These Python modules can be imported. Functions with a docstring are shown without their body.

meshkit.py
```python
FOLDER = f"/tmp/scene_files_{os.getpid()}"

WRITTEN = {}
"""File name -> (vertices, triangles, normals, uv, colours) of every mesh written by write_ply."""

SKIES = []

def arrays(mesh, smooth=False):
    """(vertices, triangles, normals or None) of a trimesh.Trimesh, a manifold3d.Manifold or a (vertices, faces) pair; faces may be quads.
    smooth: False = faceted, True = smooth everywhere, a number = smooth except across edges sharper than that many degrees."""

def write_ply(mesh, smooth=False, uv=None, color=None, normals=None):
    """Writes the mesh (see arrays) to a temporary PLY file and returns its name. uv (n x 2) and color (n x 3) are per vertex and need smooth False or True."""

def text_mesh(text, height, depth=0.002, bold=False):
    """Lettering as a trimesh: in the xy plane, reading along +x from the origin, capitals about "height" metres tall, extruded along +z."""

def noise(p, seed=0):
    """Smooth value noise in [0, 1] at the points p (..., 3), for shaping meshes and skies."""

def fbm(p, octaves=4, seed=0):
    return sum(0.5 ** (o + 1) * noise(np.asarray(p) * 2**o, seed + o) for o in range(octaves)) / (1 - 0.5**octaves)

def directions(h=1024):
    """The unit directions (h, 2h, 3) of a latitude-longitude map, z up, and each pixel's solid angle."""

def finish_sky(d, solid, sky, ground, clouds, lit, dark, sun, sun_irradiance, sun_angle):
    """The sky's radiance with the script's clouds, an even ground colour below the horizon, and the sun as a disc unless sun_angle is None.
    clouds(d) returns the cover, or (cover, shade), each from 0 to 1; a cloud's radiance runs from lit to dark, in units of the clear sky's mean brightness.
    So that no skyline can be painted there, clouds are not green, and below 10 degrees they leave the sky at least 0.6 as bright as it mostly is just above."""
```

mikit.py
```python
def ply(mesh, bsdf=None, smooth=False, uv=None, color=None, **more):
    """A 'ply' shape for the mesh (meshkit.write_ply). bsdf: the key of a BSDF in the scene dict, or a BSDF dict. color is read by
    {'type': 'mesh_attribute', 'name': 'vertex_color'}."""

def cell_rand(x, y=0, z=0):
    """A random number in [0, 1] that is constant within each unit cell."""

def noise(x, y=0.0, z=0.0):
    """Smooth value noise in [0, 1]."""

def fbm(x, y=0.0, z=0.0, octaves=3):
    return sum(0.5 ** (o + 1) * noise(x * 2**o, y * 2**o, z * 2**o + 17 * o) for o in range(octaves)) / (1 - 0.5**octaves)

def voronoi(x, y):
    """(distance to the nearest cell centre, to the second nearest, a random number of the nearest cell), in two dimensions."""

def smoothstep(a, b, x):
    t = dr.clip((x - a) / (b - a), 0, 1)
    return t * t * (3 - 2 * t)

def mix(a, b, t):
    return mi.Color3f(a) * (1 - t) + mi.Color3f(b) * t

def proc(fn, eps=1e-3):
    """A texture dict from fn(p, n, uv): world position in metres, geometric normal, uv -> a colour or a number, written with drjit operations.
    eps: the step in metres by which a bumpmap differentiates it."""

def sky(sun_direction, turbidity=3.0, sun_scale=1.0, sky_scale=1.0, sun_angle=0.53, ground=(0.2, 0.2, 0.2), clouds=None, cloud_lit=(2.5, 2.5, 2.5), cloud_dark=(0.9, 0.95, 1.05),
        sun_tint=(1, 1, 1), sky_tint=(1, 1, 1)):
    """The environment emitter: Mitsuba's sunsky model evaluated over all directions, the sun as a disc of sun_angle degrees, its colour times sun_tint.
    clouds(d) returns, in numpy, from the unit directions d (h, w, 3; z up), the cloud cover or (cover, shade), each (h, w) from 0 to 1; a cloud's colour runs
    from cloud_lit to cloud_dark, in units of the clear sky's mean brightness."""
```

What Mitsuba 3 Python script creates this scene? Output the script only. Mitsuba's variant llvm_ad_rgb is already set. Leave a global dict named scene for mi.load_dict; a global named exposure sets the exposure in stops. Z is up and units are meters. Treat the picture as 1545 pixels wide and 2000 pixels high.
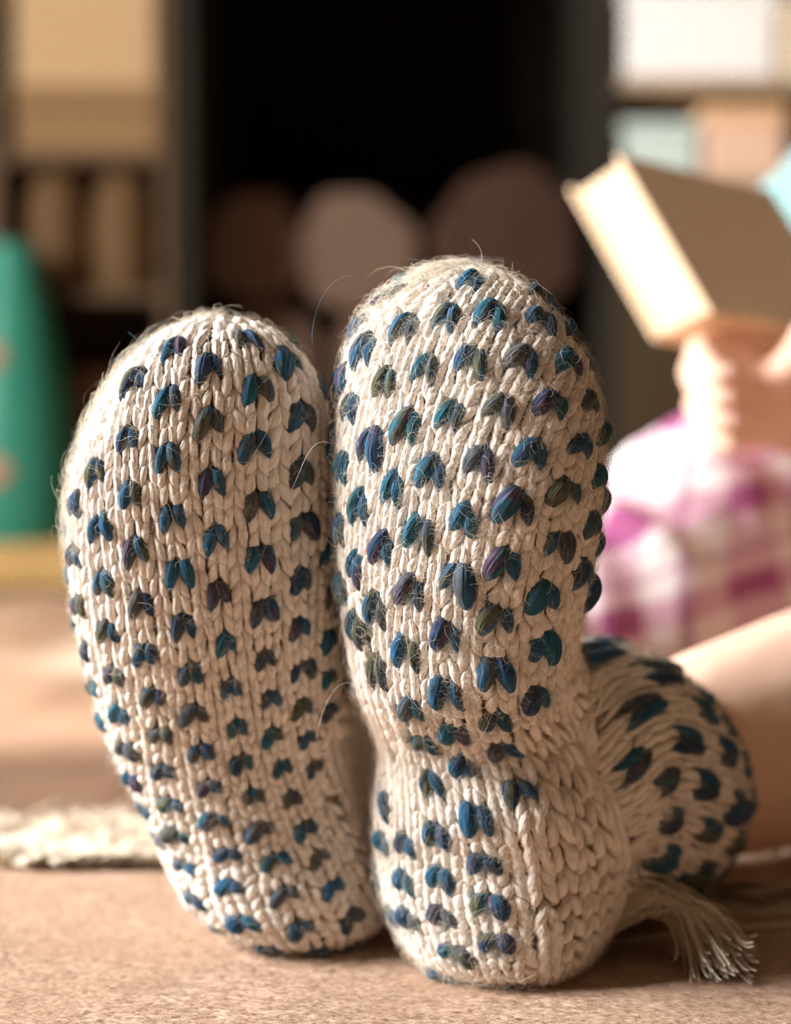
import math
import numpy as np
import trimesh
import manifold3d as m3
import drjit as dr
import mitsuba as mi
import mikit, meshkit
from mikit import proc, noise, fbm, cell_rand, smoothstep, mix
from scipy.interpolate import CubicSpline
from scipy.ndimage import map_coordinates
from scipy.spatial import cKDTree

T = mi.ScalarTransform4f
scene, labels = {}, {}

# ------------------------------------------------------------------ camera, light, exposure
EYE = np.array([0.0, -0.6, 0.21])
PITCH = math.radians(2.58)
scene['camera'] = {'type': 'thinlens', 'fov': 2 * math.degrees(math.atan(772.5 * 3e-4)), 'fov_axis': 'x',
                   'aperture_radius': 0.0082, 'focus_distance': 0.611, 'near_clip': 0.01, 'far_clip': 50.0,
                   'to_world': T().look_at(origin=EYE.tolist(), target=[0.0, -0.6 + math.cos(PITCH), 0.21 - math.sin(PITCH)], up=[0, 0, 1])}
exposure = 0.16
WINDOW_LIGHT = (48.0, 47.2, 46.6)       # daylight behind the net-curtained window panes in the left wall


# ------------------------------------------------------------------ helpers
def rgb(*c):
    return {'type': 'rgb', 'value': list(c)}


def mat(name, colour, rough=0.7, bump=None, scale=None, **more):
    colour = colour if isinstance(colour, dict) else rgb(*colour)
    b = {'type': 'principled', 'base_color': colour, 'roughness': rough, 'specular': 0.12, **more}
    if bump is not None:
        b = {'type': 'bumpmap', 'arbitrary': bump, 'scale': scale or 1.0, 'bsdf': b}
    scene[name] = {'type': 'twosided', 'bsdf': b}
    return name


def unique(key):
    if key not in taken:
        taken.add(key)
        return key
    k = 1
    while f'{key}_{k:03d}' in taken:
        k += 1
    taken.add(f'{key}_{k:03d}')
    return f'{key}_{k:03d}'


taken = set()


def thing(name, label, category, group=None, kind=None):
    key = unique(name)
    labels[key] = {'label': label, 'category': category}
    if group:
        labels[key]['group'] = group
    if kind:
        labels[key]['kind'] = kind
    return key


def part(parent, name, mesh, bsdf, smooth=False, label=None, kind=None, **more):
    key = unique(f'{parent}__{name}')
    scene[key] = mikit.ply(mesh, bsdf, smooth, **more)
    if label or kind:
        labels[key] = {k: v for k, v in (('label', label), ('kind', kind)) if v}
    return key


def whole(name, mesh, bsdf, label, category, smooth=False, group=None, kind=None, **more):
    key = thing(name, label, category, group, kind)
    scene[key] = mikit.ply(mesh, bsdf, smooth, **more)
    return key


def struct(name, mesh, bsdf, smooth=False, label=None):
    key = unique(name)
    scene[key] = mikit.ply(mesh, bsdf, smooth)
    labels[key] = {'kind': 'structure', 'label': label or name.replace('_', ' '), 'category': name.split('_')[0]}
    return key


def box(x0, x1, y0, y1, z0, z1, r=0.0):
    if r <= 0:
        b = trimesh.creation.box((x1 - x0, y1 - y0, z1 - z0))
        b.apply_translation(((x0 + x1) / 2, (y0 + y1) / 2, (z0 + z1) / 2))
        return b
    pts = [m3.Manifold.sphere(r, 12).translate((x, y, z)) for x in (x0 + r, x1 - r) for y in (y0 + r, y1 - r) for z in (z0 + r, z1 - r)]
    return tri(m3.Manifold.batch_hull(pts))


def tri(m):
    q = m.to_mesh()
    return trimesh.Trimesh(q.vert_properties[:, :3], q.tri_verts, process=False)


def lathe(profile, at=(0, 0, 0), n=48):
    m = trimesh.creation.revolve(np.array(profile), sections=n)
    m.apply_translation(at)
    return m


def tubes(paths, radius, sides=3, profile=None):
    """Thin tubes along paths (n, m, 3); radius (n,) or scalar, tapered by profile (m,). Returns (vertices, triangles)."""
    paths = np.asarray(paths, float)
    n, m, _ = paths.shape
    t = np.gradient(paths, axis=1)
    t /= np.maximum(np.linalg.norm(t, axis=2, keepdims=True), 1e-12)
    ref = np.where(np.abs(t[:, :1, 2:3]) > 0.8, [1.0, 0, 0], [0, 0, 1.0])
    a = np.cross(t, np.broadcast_to(ref, t.shape))
    a /= np.maximum(np.linalg.norm(a, axis=2, keepdims=True), 1e-9)
    b = np.cross(t, a)
    r = np.broadcast_to(np.asarray(radius, float).reshape(-1, 1), (n, m)) * (np.ones(m) if profile is None else profile)
    th = np.arange(sides) * 2 * np.pi / sides
    v = paths[:, :, None] + r[:, :, None, None] * (a[:, :, None] * np.cos(th)[:, None] + b[:, :, None] * np.sin(th)[:, None])
    i, j = np.meshgrid(np.arange(m - 1), np.arange(sides), indexing='ij')
    p, q = (i * sides + j).ravel(), (i * sides + (j + 1) % sides).ravel()
    f = np.concatenate([np.stack([p, q, q + sides], 1), np.stack([p, q + sides, p + sides], 1)])
    f = (f[None] + (np.arange(n) * m * sides)[:, None, None]).reshape(-1, 3)
    return v.reshape(-1, 3), f


def grid_mesh(P):
    """Triangles over a grid of points (a, b, 3)."""
    a, b = P.shape[:2]
    i, j = np.meshgrid(np.arange(a - 1), np.arange(b - 1), indexing='ij')
    p = (i * b + j).ravel()
    return P.reshape(-1, 3), np.concatenate([np.stack([p, p + b, p + b + 1], 1), np.stack([p, p + b + 1, p + 1], 1)])


def blob(chains, smooth_len=None, taubin=10):
    """One manifold from chains of (point, radius): hulls of neighbouring spheres, joined, refined and smoothed."""
    parts = []
    for ch in chains:
        for (p, r), (q, s) in zip(ch[:-1], ch[1:]):
            parts.append(m3.Manifold.batch_hull([m3.Manifold.sphere(r, 20).translate(tuple(map(float, p))), m3.Manifold.sphere(s, 20).translate(tuple(map(float, q)))]))
    m = m3.Manifold.batch_boolean(parts, m3.OpType.Add)
    if smooth_len:
        m = m.refine_to_length(smooth_len)
    t = tri(m)
    t.merge_vertices()
    if taubin:
        trimesh.smoothing.filter_taubin(t, iterations=taubin)
    return t


# ------------------------------------------------------------------ materials
def cream_yarn(p, n, uv):
    row = dr.floor(uv.y)
    ang = uv.y - row
    s = uv.x
    streak = noise(ang * 16 + s * 5, s * 4.5, row * 1.37)
    hair = noise(ang * 40 - s * 9, s * 10, row * 2.1 + 3)
    tone = 0.93 + 0.12 * cell_rand(row, 3)
    c = mix((0.79, 0.72, 0.645), (0.47, 0.405, 0.35), smoothstep(0.50, 0.95, streak) * 0.75)
    c = mix(c, (0.86, 0.80, 0.73), smoothstep(0.62, 0.9, hair) * 0.6)
    c = mix(c, (0.33, 0.26, 0.21), smoothstep(0.80, 0.95, noise(ang * 30 + s * 14, s * 7, row * 3.3 + 9)) * 0.45)
    return c * tone


def thrum_yarn(p, n, uv):
    row = dr.floor(uv.y)
    ang = uv.y - row
    s = uv.x
    k = cell_rand(row, 1)
    h = cell_rand(row, 2)
    blue, teal, navy = (0.024, 0.084, 0.160), (0.020, 0.092, 0.128), (0.026, 0.048, 0.096)
    olive, plum, slate = (0.088, 0.090, 0.055), (0.068, 0.050, 0.082), (0.072, 0.080, 0.088)
    a = mix(mix(mix(blue, teal, smoothstep(0.36, 0.44, k)), navy, smoothstep(0.54, 0.62, k)), slate, smoothstep(0.80, 0.86, k))
    b = mix(mix(mix(olive, plum, smoothstep(0.40, 0.5, h)), teal, smoothstep(0.65, 0.7, h)), blue, smoothstep(0.82, 0.87, h))
    w = noise(ang * 7 + s * 0.8, s * 1.6, row * 1.7)
    c = mix(a, b, smoothstep(0.42, 0.72, w))
    c = mix(c, b, smoothstep(0.55, 0.8, noise(ang * 30 + s * 2.5, s * 3, row * 2.9)) * 0.7)
    fine = noise(ang * 46 + s * 1.5, s * 5, row * 2.3)
    c = c * (0.35 + 1.15 * fine)
    c = mix(c, (0.27, 0.30, 0.25), smoothstep(0.80, 0.97, noise(ang * 60 - s * 3, s * 6, row * 4.1)) * 0.55)
    return c


def yarn_relief(p, n, uv):
    row = dr.floor(uv.y)
    ang = uv.y - row
    return noise(ang * 26 + uv.x * 8, uv.x * 9, row)


def thrum_relief(p, n, uv):
    row = dr.floor(uv.y)
    ang = uv.y - row
    return noise(ang * 34 + uv.x * 1.2, uv.x * 3.5, row)


mat('cream_wool', proc(cream_yarn), 0.95, proc(yarn_relief, 2e-4), 0.00035, sheen=0.5, sheen_tint=0.5)
mat('blue_wool', proc(thrum_yarn), 1.0, proc(thrum_relief, 2e-4), 0.0005, sheen=0.5, sheen_tint=0.4)
mat('cream_hair', (0.82, 0.74, 0.62), 0.8)
mat('dark_hair', (0.16, 0.18, 0.20), 0.8)
mat('gold_hair', (0.34, 0.30, 0.19), 0.8)
mat('blue_hair', (0.10, 0.24, 0.36), 0.8)
mat('lining_wool', (0.36, 0.295, 0.23), 0.95)


def weave(p, n, uv):
    x, y = p.x * 1000, p.y * 1000
    q = y + 0.30 * x
    a = noise(x * 0.16, q * 0.8, 1)
    b = noise(x * 0.55 + 7, q * 1.7, 5)
    c = mix((0.31, 0.198, 0.135), (0.49, 0.35, 0.26), smoothstep(0.25, 0.8, 0.55 * a + 0.45 * b))
    c = mix(c, (0.16, 0.095, 0.06), smoothstep(0.68, 0.95, noise(x * 0.45 + 40, q * 1.4, 9)) * 0.55)
    return mix(c, (0.355, 0.235, 0.163), smoothstep(0.3, 0.8, noise(x * 0.03, y * 0.045, 2)) * 0.5)


mat('blanket_wool', proc(weave), 0.95, proc(lambda p, n, uv: noise(p.x * 420, p.y * 1500 + p.x * 450, 3), 2e-4), 0.0005, sheen=0.4, sheen_tint=0.6)
mat('blanket_hair_light', (0.52, 0.39, 0.29), 0.85)
mat('blanket_hair_brown', (0.28, 0.175, 0.115), 0.85)
mat('fringe_wool', proc(lambda p, n, uv: mix((0.64, 0.56, 0.44), (0.44, 0.36, 0.26), smoothstep(0.45, 0.8, noise(p.x * 900, p.y * 700, p.z * 900)) * 0.7)), 0.95)


def rug_colour(p, n, uv):
    w = fbm(p.x * 7 + 3.1, p.y * 3.2 + 1.7, 4, 4)
    v = fbm(p.x * 22, p.y * 9, 11, 3)
    c = mix((0.44, 0.285, 0.185), (0.33, 0.205, 0.13), smoothstep(0.35, 0.75, v))
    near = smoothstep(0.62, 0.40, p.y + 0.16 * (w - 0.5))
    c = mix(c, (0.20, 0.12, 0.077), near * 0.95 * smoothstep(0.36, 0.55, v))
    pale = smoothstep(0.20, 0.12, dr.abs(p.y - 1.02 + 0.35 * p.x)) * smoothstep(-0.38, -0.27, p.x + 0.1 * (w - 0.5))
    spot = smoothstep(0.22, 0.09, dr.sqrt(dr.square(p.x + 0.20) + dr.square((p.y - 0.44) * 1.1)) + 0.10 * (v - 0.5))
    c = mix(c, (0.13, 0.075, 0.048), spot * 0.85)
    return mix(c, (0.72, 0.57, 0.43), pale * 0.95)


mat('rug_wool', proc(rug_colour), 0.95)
mat('rug_border_wool', (0.60, 0.41, 0.29), 0.95)
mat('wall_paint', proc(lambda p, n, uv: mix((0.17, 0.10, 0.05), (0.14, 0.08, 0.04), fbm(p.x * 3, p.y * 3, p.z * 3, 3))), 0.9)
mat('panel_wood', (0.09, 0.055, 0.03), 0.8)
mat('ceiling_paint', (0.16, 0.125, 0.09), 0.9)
mat('floor_wood', proc(lambda p, n, uv: mix((0.22, 0.14, 0.08), (0.16, 0.10, 0.055), fbm(p.x * 60, p.y * 4, 0, 3))), 0.5)
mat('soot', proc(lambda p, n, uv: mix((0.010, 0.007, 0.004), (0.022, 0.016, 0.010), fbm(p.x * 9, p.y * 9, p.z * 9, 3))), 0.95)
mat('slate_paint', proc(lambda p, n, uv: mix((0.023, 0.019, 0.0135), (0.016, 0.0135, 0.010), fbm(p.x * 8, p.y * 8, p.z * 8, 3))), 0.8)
mat('ochre_stone', proc(lambda p, n, uv: mix((0.55, 0.36, 0.14), (0.42, 0.26, 0.10), fbm(p.x * 14, p.y * 14, p.z * 14, 3))), 0.8)
mat('dark_log_end', proc(lambda p, n, uv: mix((0.062, 0.032, 0.021), (0.042, 0.022, 0.015), fbm(p.x * 25, p.y * 25, p.z * 25, 3))), 0.95)
mat('bark', proc(lambda p, n, uv: mix((0.09, 0.052, 0.034), (0.05, 0.03, 0.02), fbm(p.x * 40, p.y * 8, p.z * 40, 3))), 0.95)
mat('log_end', proc(lambda p, n, uv: mix((0.175, 0.112, 0.080), (0.12, 0.074, 0.052), fbm(p.x * 25, p.y * 25, p.z * 25, 3))), 0.95)
mat('shelf_wood', proc(lambda p, n, uv: mix((0.085, 0.052, 0.027), (0.06, 0.036, 0.018), fbm(p.x * 6, p.y * 60, p.z * 60, 3))), 0.6)
mat('tan_card', (0.40, 0.265, 0.14), 0.8)
mat('amber_card', (0.21, 0.125, 0.058), 0.8)
mat('brown_leather', proc(lambda p, n, uv: mix((0.11, 0.06, 0.025), (0.08, 0.043, 0.018), fbm(p.x * 30, p.y * 30, p.z * 30, 3))), 0.6)
mat('white_card', (0.93, 0.91, 0.86), 0.8)
mat('cream_card', (0.80, 0.66, 0.46), 0.8)
mat('dark_wood', (0.055, 0.038, 0.020), 0.7)
mat('shelf_paint', (0.50, 0.38, 0.26), 0.8)
mat('mint_paint', (0.60, 0.72, 0.66), 0.6)
mat('orange_card', (0.86, 0.55, 0.30), 0.7)
mat('pink_card', (0.80, 0.53, 0.38), 0.7)
mat('teal_glaze', proc(lambda p, n, uv: mix((0.025, 0.17, 0.115), (0.04, 0.22, 0.15), fbm(p.x * 10, p.y * 10, p.z * 10, 3))), 0.35)
mat('sage_glaze', (0.24, 0.38, 0.26), 0.5)
mat('clay_pink', (0.42, 0.26, 0.17), 0.8)
mat('skin', proc(lambda p, n, uv: mix((0.84, 0.585, 0.45), (0.79, 0.50, 0.365), fbm(p.x * 22, p.y * 22, p.z * 22, 3))), 0.55, sheen=0.2)
mat('nail', (0.85, 0.56, 0.46), 0.3)
mat('aqua_cotton', proc(lambda p, n, uv: mix((0.30, 0.52, 0.52), (0.25, 0.45, 0.45), fbm(p.x * 14, p.y * 14, p.z * 14, 3))), 0.9)
mat('hair_brown', (0.10, 0.055, 0.03), 0.6)


def plaid(p, n, uv):
    a, b = uv.x, uv.y

    def stripe(t, lo, hi):
        f = t - dr.floor(t)
        return smoothstep(lo - 0.02, lo + 0.02, f) * (1 - smoothstep(hi - 0.02, hi + 0.02, f))
    c = mix((0.76, 0.68, 0.68), (0.60, 0.31, 0.44), stripe(a, 0.05, 0.42) * 0.62)
    c = mix(c, (0.50, 0.18, 0.33), stripe(b, 0.30, 0.62) * 0.62)
    c = mix(c, (0.32, 0.06, 0.20), stripe(a, 0.05, 0.42) * stripe(b, 0.30, 0.62) * 0.8)
    c = mix(c, (0.22, 0.04, 0.16), stripe(a, 0.64, 0.72) * 0.55)
    return mix(c, (0.24, 0.04, 0.18), stripe(b, 0.86, 0.93) * 0.5)


mat('plaid_cotton', proc(plaid), 0.9)
mat('book_cover', (0.70, 0.53, 0.355), 0.7)
mat('book_paper', proc(lambda p, n, uv: mix((0.70, 0.55, 0.38), (0.62, 0.47, 0.31), noise(p.x * 800, p.y * 800, p.z * 300))), 0.9)

# ------------------------------------------------------------------ the room
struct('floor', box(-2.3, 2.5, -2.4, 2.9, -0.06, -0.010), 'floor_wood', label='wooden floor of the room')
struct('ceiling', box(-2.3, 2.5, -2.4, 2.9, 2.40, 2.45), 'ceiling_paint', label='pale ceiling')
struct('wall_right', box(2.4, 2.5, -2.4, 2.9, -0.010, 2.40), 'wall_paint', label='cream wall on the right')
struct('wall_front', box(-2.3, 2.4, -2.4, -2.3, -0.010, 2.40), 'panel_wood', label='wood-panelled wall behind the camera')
WX0, WX1 = -2.0, -1.9
WY0, WY1, WZ0, WZ1 = -0.70, 0.46, 0.45, 1.85
wall_left = struct('wall_left', trimesh.util.concatenate([
    box(WX0, WX1, -2.3, WY0, -0.010, 2.40), box(WX0, WX1, WY1, 2.9, -0.010, 2.40),
    box(WX0, WX1, WY0, WY1, -0.010, WZ0), box(WX0, WX1, WY0, WY1, WZ1, 2.40)]), 'wall_paint', label='cream wall on the left with the window')
win = unique('window_1')
labels[win] = {'kind': 'structure', 'label': 'wide window in the left wall', 'category': 'window'}
fr = 0.045
part(win, 'frame', trimesh.util.concatenate([
    box(WX0 + .02, WX1 - .01, WY0, WY1, WZ0, WZ0 + fr), box(WX0 + .02, WX1 - .01, WY0, WY1, WZ1 - fr, WZ1),
    *[box(WX0 + .02, WX1 - .01, y - fr / 2, y + fr / 2, WZ0 + fr, WZ1 - fr) for y in np.linspace(WY0 + fr / 2, WY1 - fr / 2, 4)]]), 'white_card')
ys = np.linspace(WY0 + fr / 2, WY1 - fr / 2, 4)
for a, b in zip(ys[:-1], ys[1:]):
    v = np.array([[WX0 + .05, a + fr / 2, WZ0 + fr], [WX0 + .05, b - fr / 2, WZ0 + fr], [WX0 + .05, b - fr / 2, WZ1 - fr], [WX0 + .05, a + fr / 2, WZ1 - fr]])
    part(win, 'pane', (v, np.array([[0, 1, 2], [0, 2, 3]])), 'white_card', emitter={'type': 'area', 'radiance': rgb(*WINDOW_LIGHT)})

# back wall with the fireplace breast
PX0, PX1 = -0.298, 0.318
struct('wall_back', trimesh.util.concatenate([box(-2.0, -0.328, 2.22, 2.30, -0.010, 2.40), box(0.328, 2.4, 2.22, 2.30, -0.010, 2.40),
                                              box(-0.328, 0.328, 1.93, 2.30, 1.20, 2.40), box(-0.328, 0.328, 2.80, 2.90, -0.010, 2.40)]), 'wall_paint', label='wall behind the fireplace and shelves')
fire = thing('fireplace', 'dark open fireplace recess behind the socks', 'fireplace')
labels[fire]['kind'] = 'structure'
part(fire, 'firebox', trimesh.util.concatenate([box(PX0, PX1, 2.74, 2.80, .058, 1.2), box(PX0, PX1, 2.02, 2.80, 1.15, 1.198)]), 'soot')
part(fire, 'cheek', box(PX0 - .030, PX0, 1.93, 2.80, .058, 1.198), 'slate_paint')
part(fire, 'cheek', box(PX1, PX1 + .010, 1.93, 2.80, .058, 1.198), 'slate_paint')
part(fire, 'hearth', box(-1.0, 0.9, 1.76, 2.74, -0.004, 0.058, .006), 'ochre_stone', 30, label='ochre stone hearth slab')

# firewood
LOGS = [(-0.212, .150, .088), (-0.012, .155, .092), (0.185, .152, .090), (-0.205, .330, .088), (-0.020, .335, .090), (0.175, .328, .095),
        (-0.228, .508, .088), (-0.062, .500, .096), (0.178, .518, .118)]
LOG_WORDS = ['bottom left', 'bottom middle', 'bottom right', 'second row left', 'second row middle', 'second row right', 'top left', 'top middle', 'thick top right']
rl = np.random.default_rng(5)
for (x, z, r), words in zip(LOGS, LOG_WORDS):
    key = thing('firewood_log', f'brown round firewood log, {words} of the stack in the dark fireplace', 'log', 'firewood logs in the fireplace')
    th = np.linspace(0, 2 * np.pi, 41)[:-1]
    rad = r * (1 + .05 * np.sin(3 * th + rl.uniform(0, 6)) + .03 * np.sin(7 * th + rl.uniform(0, 6)))
    y0, y1 = 2.10 + rl.uniform(0, .05), 2.62
    ring = lambda s, y: np.stack([x + s * rad * np.cos(th), np.full_like(th, y), z + s * rad * np.sin(th)], 1)
    P = np.stack([ring(.96, y0), ring(1, y0 + .012), ring(1, y1)], 0)
    P = np.concatenate([P, P[:, :1]], 1)
    part(key, 'bark', grid_mesh(P), 'bark', True)
    P = np.stack([ring(1e-3, y0 - .004), ring(.5, y0 - .004), ring(.93, y0 - .002), ring(.96, y0)], 0)
    P = np.concatenate([P, P[:, :1]], 1)
    part(key, 'cut_end', grid_mesh(P), 'dark_log_end' if x > .1 else 'log_end', True, label='brown sawn end')

# shelves left and right of the fireplace
for xs, words, boards in (((-.595, -.329), 'dark wooden shelves left of the fireplace', (.425, .625, 1.02)), ((.329, .80), 'cupboard with open shelves right of the fireplace', (.590, .735, .96))):
    key = thing('shelf_unit', words, 'shelf')
    sm = 'shelf_wood' if xs[0] < 0 else 'shelf_paint'
    if xs[0] < 0:
        part(key, 'side_panel', box(xs[0], xs[0] + .018, 1.92, 2.21, .060, 1.2), sm)
    part(key, 'side_panel', box(xs[1] - .018, xs[1], 1.92, 2.21, .060, 1.2), sm)
    if xs[0] > 0:
        for x0, x1 in ((.330, .560), (.564, .781)):
            d = part(key, 'door', box(x0, x1, 1.918, 1.936, .075, .570, .003), 'dark_wood', 30, label='dark brown cupboard door' if x0 < .4 else None)
            part(d, 'knob', lathe([[0, 0], [.007, 0], [.007, .008], [.012, .014], [.010, .022], [0, .024]], n=20).apply_transform(trimesh.transformations.rotation_matrix(math.pi / 2, (1, 0, 0))).apply_translation((.545 if x0 < .4 else .580, 1.918, .45)), 'ochre_stone', 30)
    if xs[0] < 0:
        part(key, 'back_panel', box(xs[0] + .018, xs[1] - .018, 2.202, 2.212, .060, 1.2), 'shelf_wood')
    for z in boards:
        part(key, 'board', box(xs[0] + (.018 if xs[0] < 0 else 0), xs[1] - .018, 1.925, 2.21, z - .016, z), sm)


def lidded_box(x0, x1, y0, y1, z0, z1, lid, m, m2, label, group=None):
    key = thing('storage_box', label, 'box', group)
    part(key, 'body', box(x0, x1, y0, y1, z0, z1 - lid, .006), m, 30)
    part(key, 'lid', box(x0 - .004, x1 + .004, y0 - .004, y1 + .004, z1 - lid, z1, .006), m2, 30)


lidded_box(-.560, -.350, 1.935, 2.15, .625, .722, .03, 'amber_card', 'amber_card', 'amber brown box on the shelf left of the fireplace, under the tan box')
lidded_box(-.560, -.352, 1.935, 2.14, .7225, .95, .05, 'tan_card', 'tan_card', 'tall tan box on top of the amber box on the left shelves')
for x, words in ((-.508, 'left'), (-.408, 'right')):
    key = whole('jar', lathe([[0, 0], [.040, 0], [.047, .02], [.049, .10], [.044, .145], [.034, .165], [.036, .175], [0, .175]], (x, 1.985, .425)), 'brown_leather', f'{words} of two brown stoneware jars on the left shelves', 'jar', 30, 'brown jars on the left shelves')
whole('basket', lathe([[0, 0], [.085, 0], [.095, .10], [.100, .24], [.094, .25], [.088, .24], [.085, .02], [0, .02]], (-.432, 2.09, .059)), 'amber_card', 'amber brown basket at the foot of the left shelves', 'basket', 30)

lidded_box(.334, .560, 1.935, 2.14, .735, .865, .03, 'white_card', 'white_card', 'bright white box on the shelf right of the fireplace')
lidded_box(.572, .700, 1.935, 2.14, .735, .850, .03, 'cream_card', 'cream_card', 'cream box to the right of the white box')
lidded_box(.334, .446, 1.935, 2.12, .590, .672, .02, 'mint_paint', 'mint_paint', 'pale mint tin box on the shelf right of the fireplace')
lidded_box(.456, .575, 1.935, 2.12, .590, .694, .02, 'pink_card', 'orange_card', 'orange lidded box beside the mint tin box')
# teal jug on the hearth
jug = thing('jug', 'large teal glazed jug standing on the ochre hearth at the left', 'jug')
part(jug, 'body', lathe([[0, 0], [.082, 0], [.088, .015], [.087, .10], [.080, .19], [.068, .27], [.052, .34], [.038, .39], [.034, .425], [.030, .425], [.028, .39], [.0, .10]], (-.552, 1.87, .058)), 'teal_glaze', 40)
for z, r, rr in ((.10, .026, .086), (.262, .019, .068)):
    e = trimesh.creation.icosphere(3, 1)
    e.apply_scale((r * 1.15, .010, r * .9))
    e.apply_translation((-.565, 1.87 - rr, .058 + z))
    part(jug, 'medallion', e, 'clay_pink', True, label='pinkish clay medallion')
P = np.array([[[-.552 - .045 - .06 * math.sin(a), 1.87, .058 + .29 - .10 * math.cos(a)] for a in np.linspace(0.2, np.pi - .2, 16)]])
part(jug, 'handle', tubes(P, .011, 10), 'teal_glaze', True)

# rug on the floor beyond the blanket
g = np.stack(np.meshgrid(np.linspace(-1.5, 1.5, 161), np.linspace(.05, 1.72, 121), indexing='ij'), -1)
wav = .0022 * meshkit.noise(np.concatenate([g * 22, np.zeros(g.shape[:2] + (1,))], -1), 3) + .0022 * meshkit.noise(np.concatenate([g * 70, np.ones(g.shape[:2] + (1,))], -1), 4)
P = np.concatenate([g, (wav - .0095)[..., None]], -1)
rug = thing('rug', 'tan rug with brown and cream patches lying beyond the blanket', 'rug')
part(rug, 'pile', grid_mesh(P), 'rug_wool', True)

# woven blanket under the feet
def blanket_edge(x):
    return .232 - .06 * np.clip(x - .02, 0, .5) / .14 + .008 * np.sin(x * 17)


xs = np.unique(np.concatenate([np.linspace(-.75, -.19, 60), np.linspace(-.19, .21, 500), np.linspace(.21, .8, 60)]))
ts = np.unique(np.concatenate([np.linspace(0, .45, 40), np.linspace(.45, .78, 300), np.linspace(.78, 1, 130)]))
X, Tt = np.meshgrid(xs, ts, indexing='ij')
E0 = np.maximum(blanket_edge(X), .12)
Y = -.45 + (E0 + .45) * Tt
xm, ym = X * 1000, Y * 1000
rib = np.sin((xm * .42 + ym + 3.2 * meshkit.noise(np.stack([xm * .03, ym * .05, xm * 0], -1), 12)) * 2 * np.pi / 3.1)
wob = meshkit.noise(np.stack([xm * .16, ym * .55, xm * 0], -1), 7) + .6 * meshkit.noise(np.stack([xm * .4, ym * 1.1, xm * 0 + 4], -1), 8)
Z = .00030 * rib * (.25 + meshkit.noise(np.stack([xm * .05, ym * .05, xm * 0], -1), 9)) + .0006 * (wob - .8) + .0022 * (meshkit.noise(np.stack([xm * .022, ym * .03, xm * 0], -1), 10) - .5)
roll = np.clip((Y - E0 + .014) / .014, 0, 1)
Z = Z - .0058 * roll ** 3 - .0008
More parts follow.
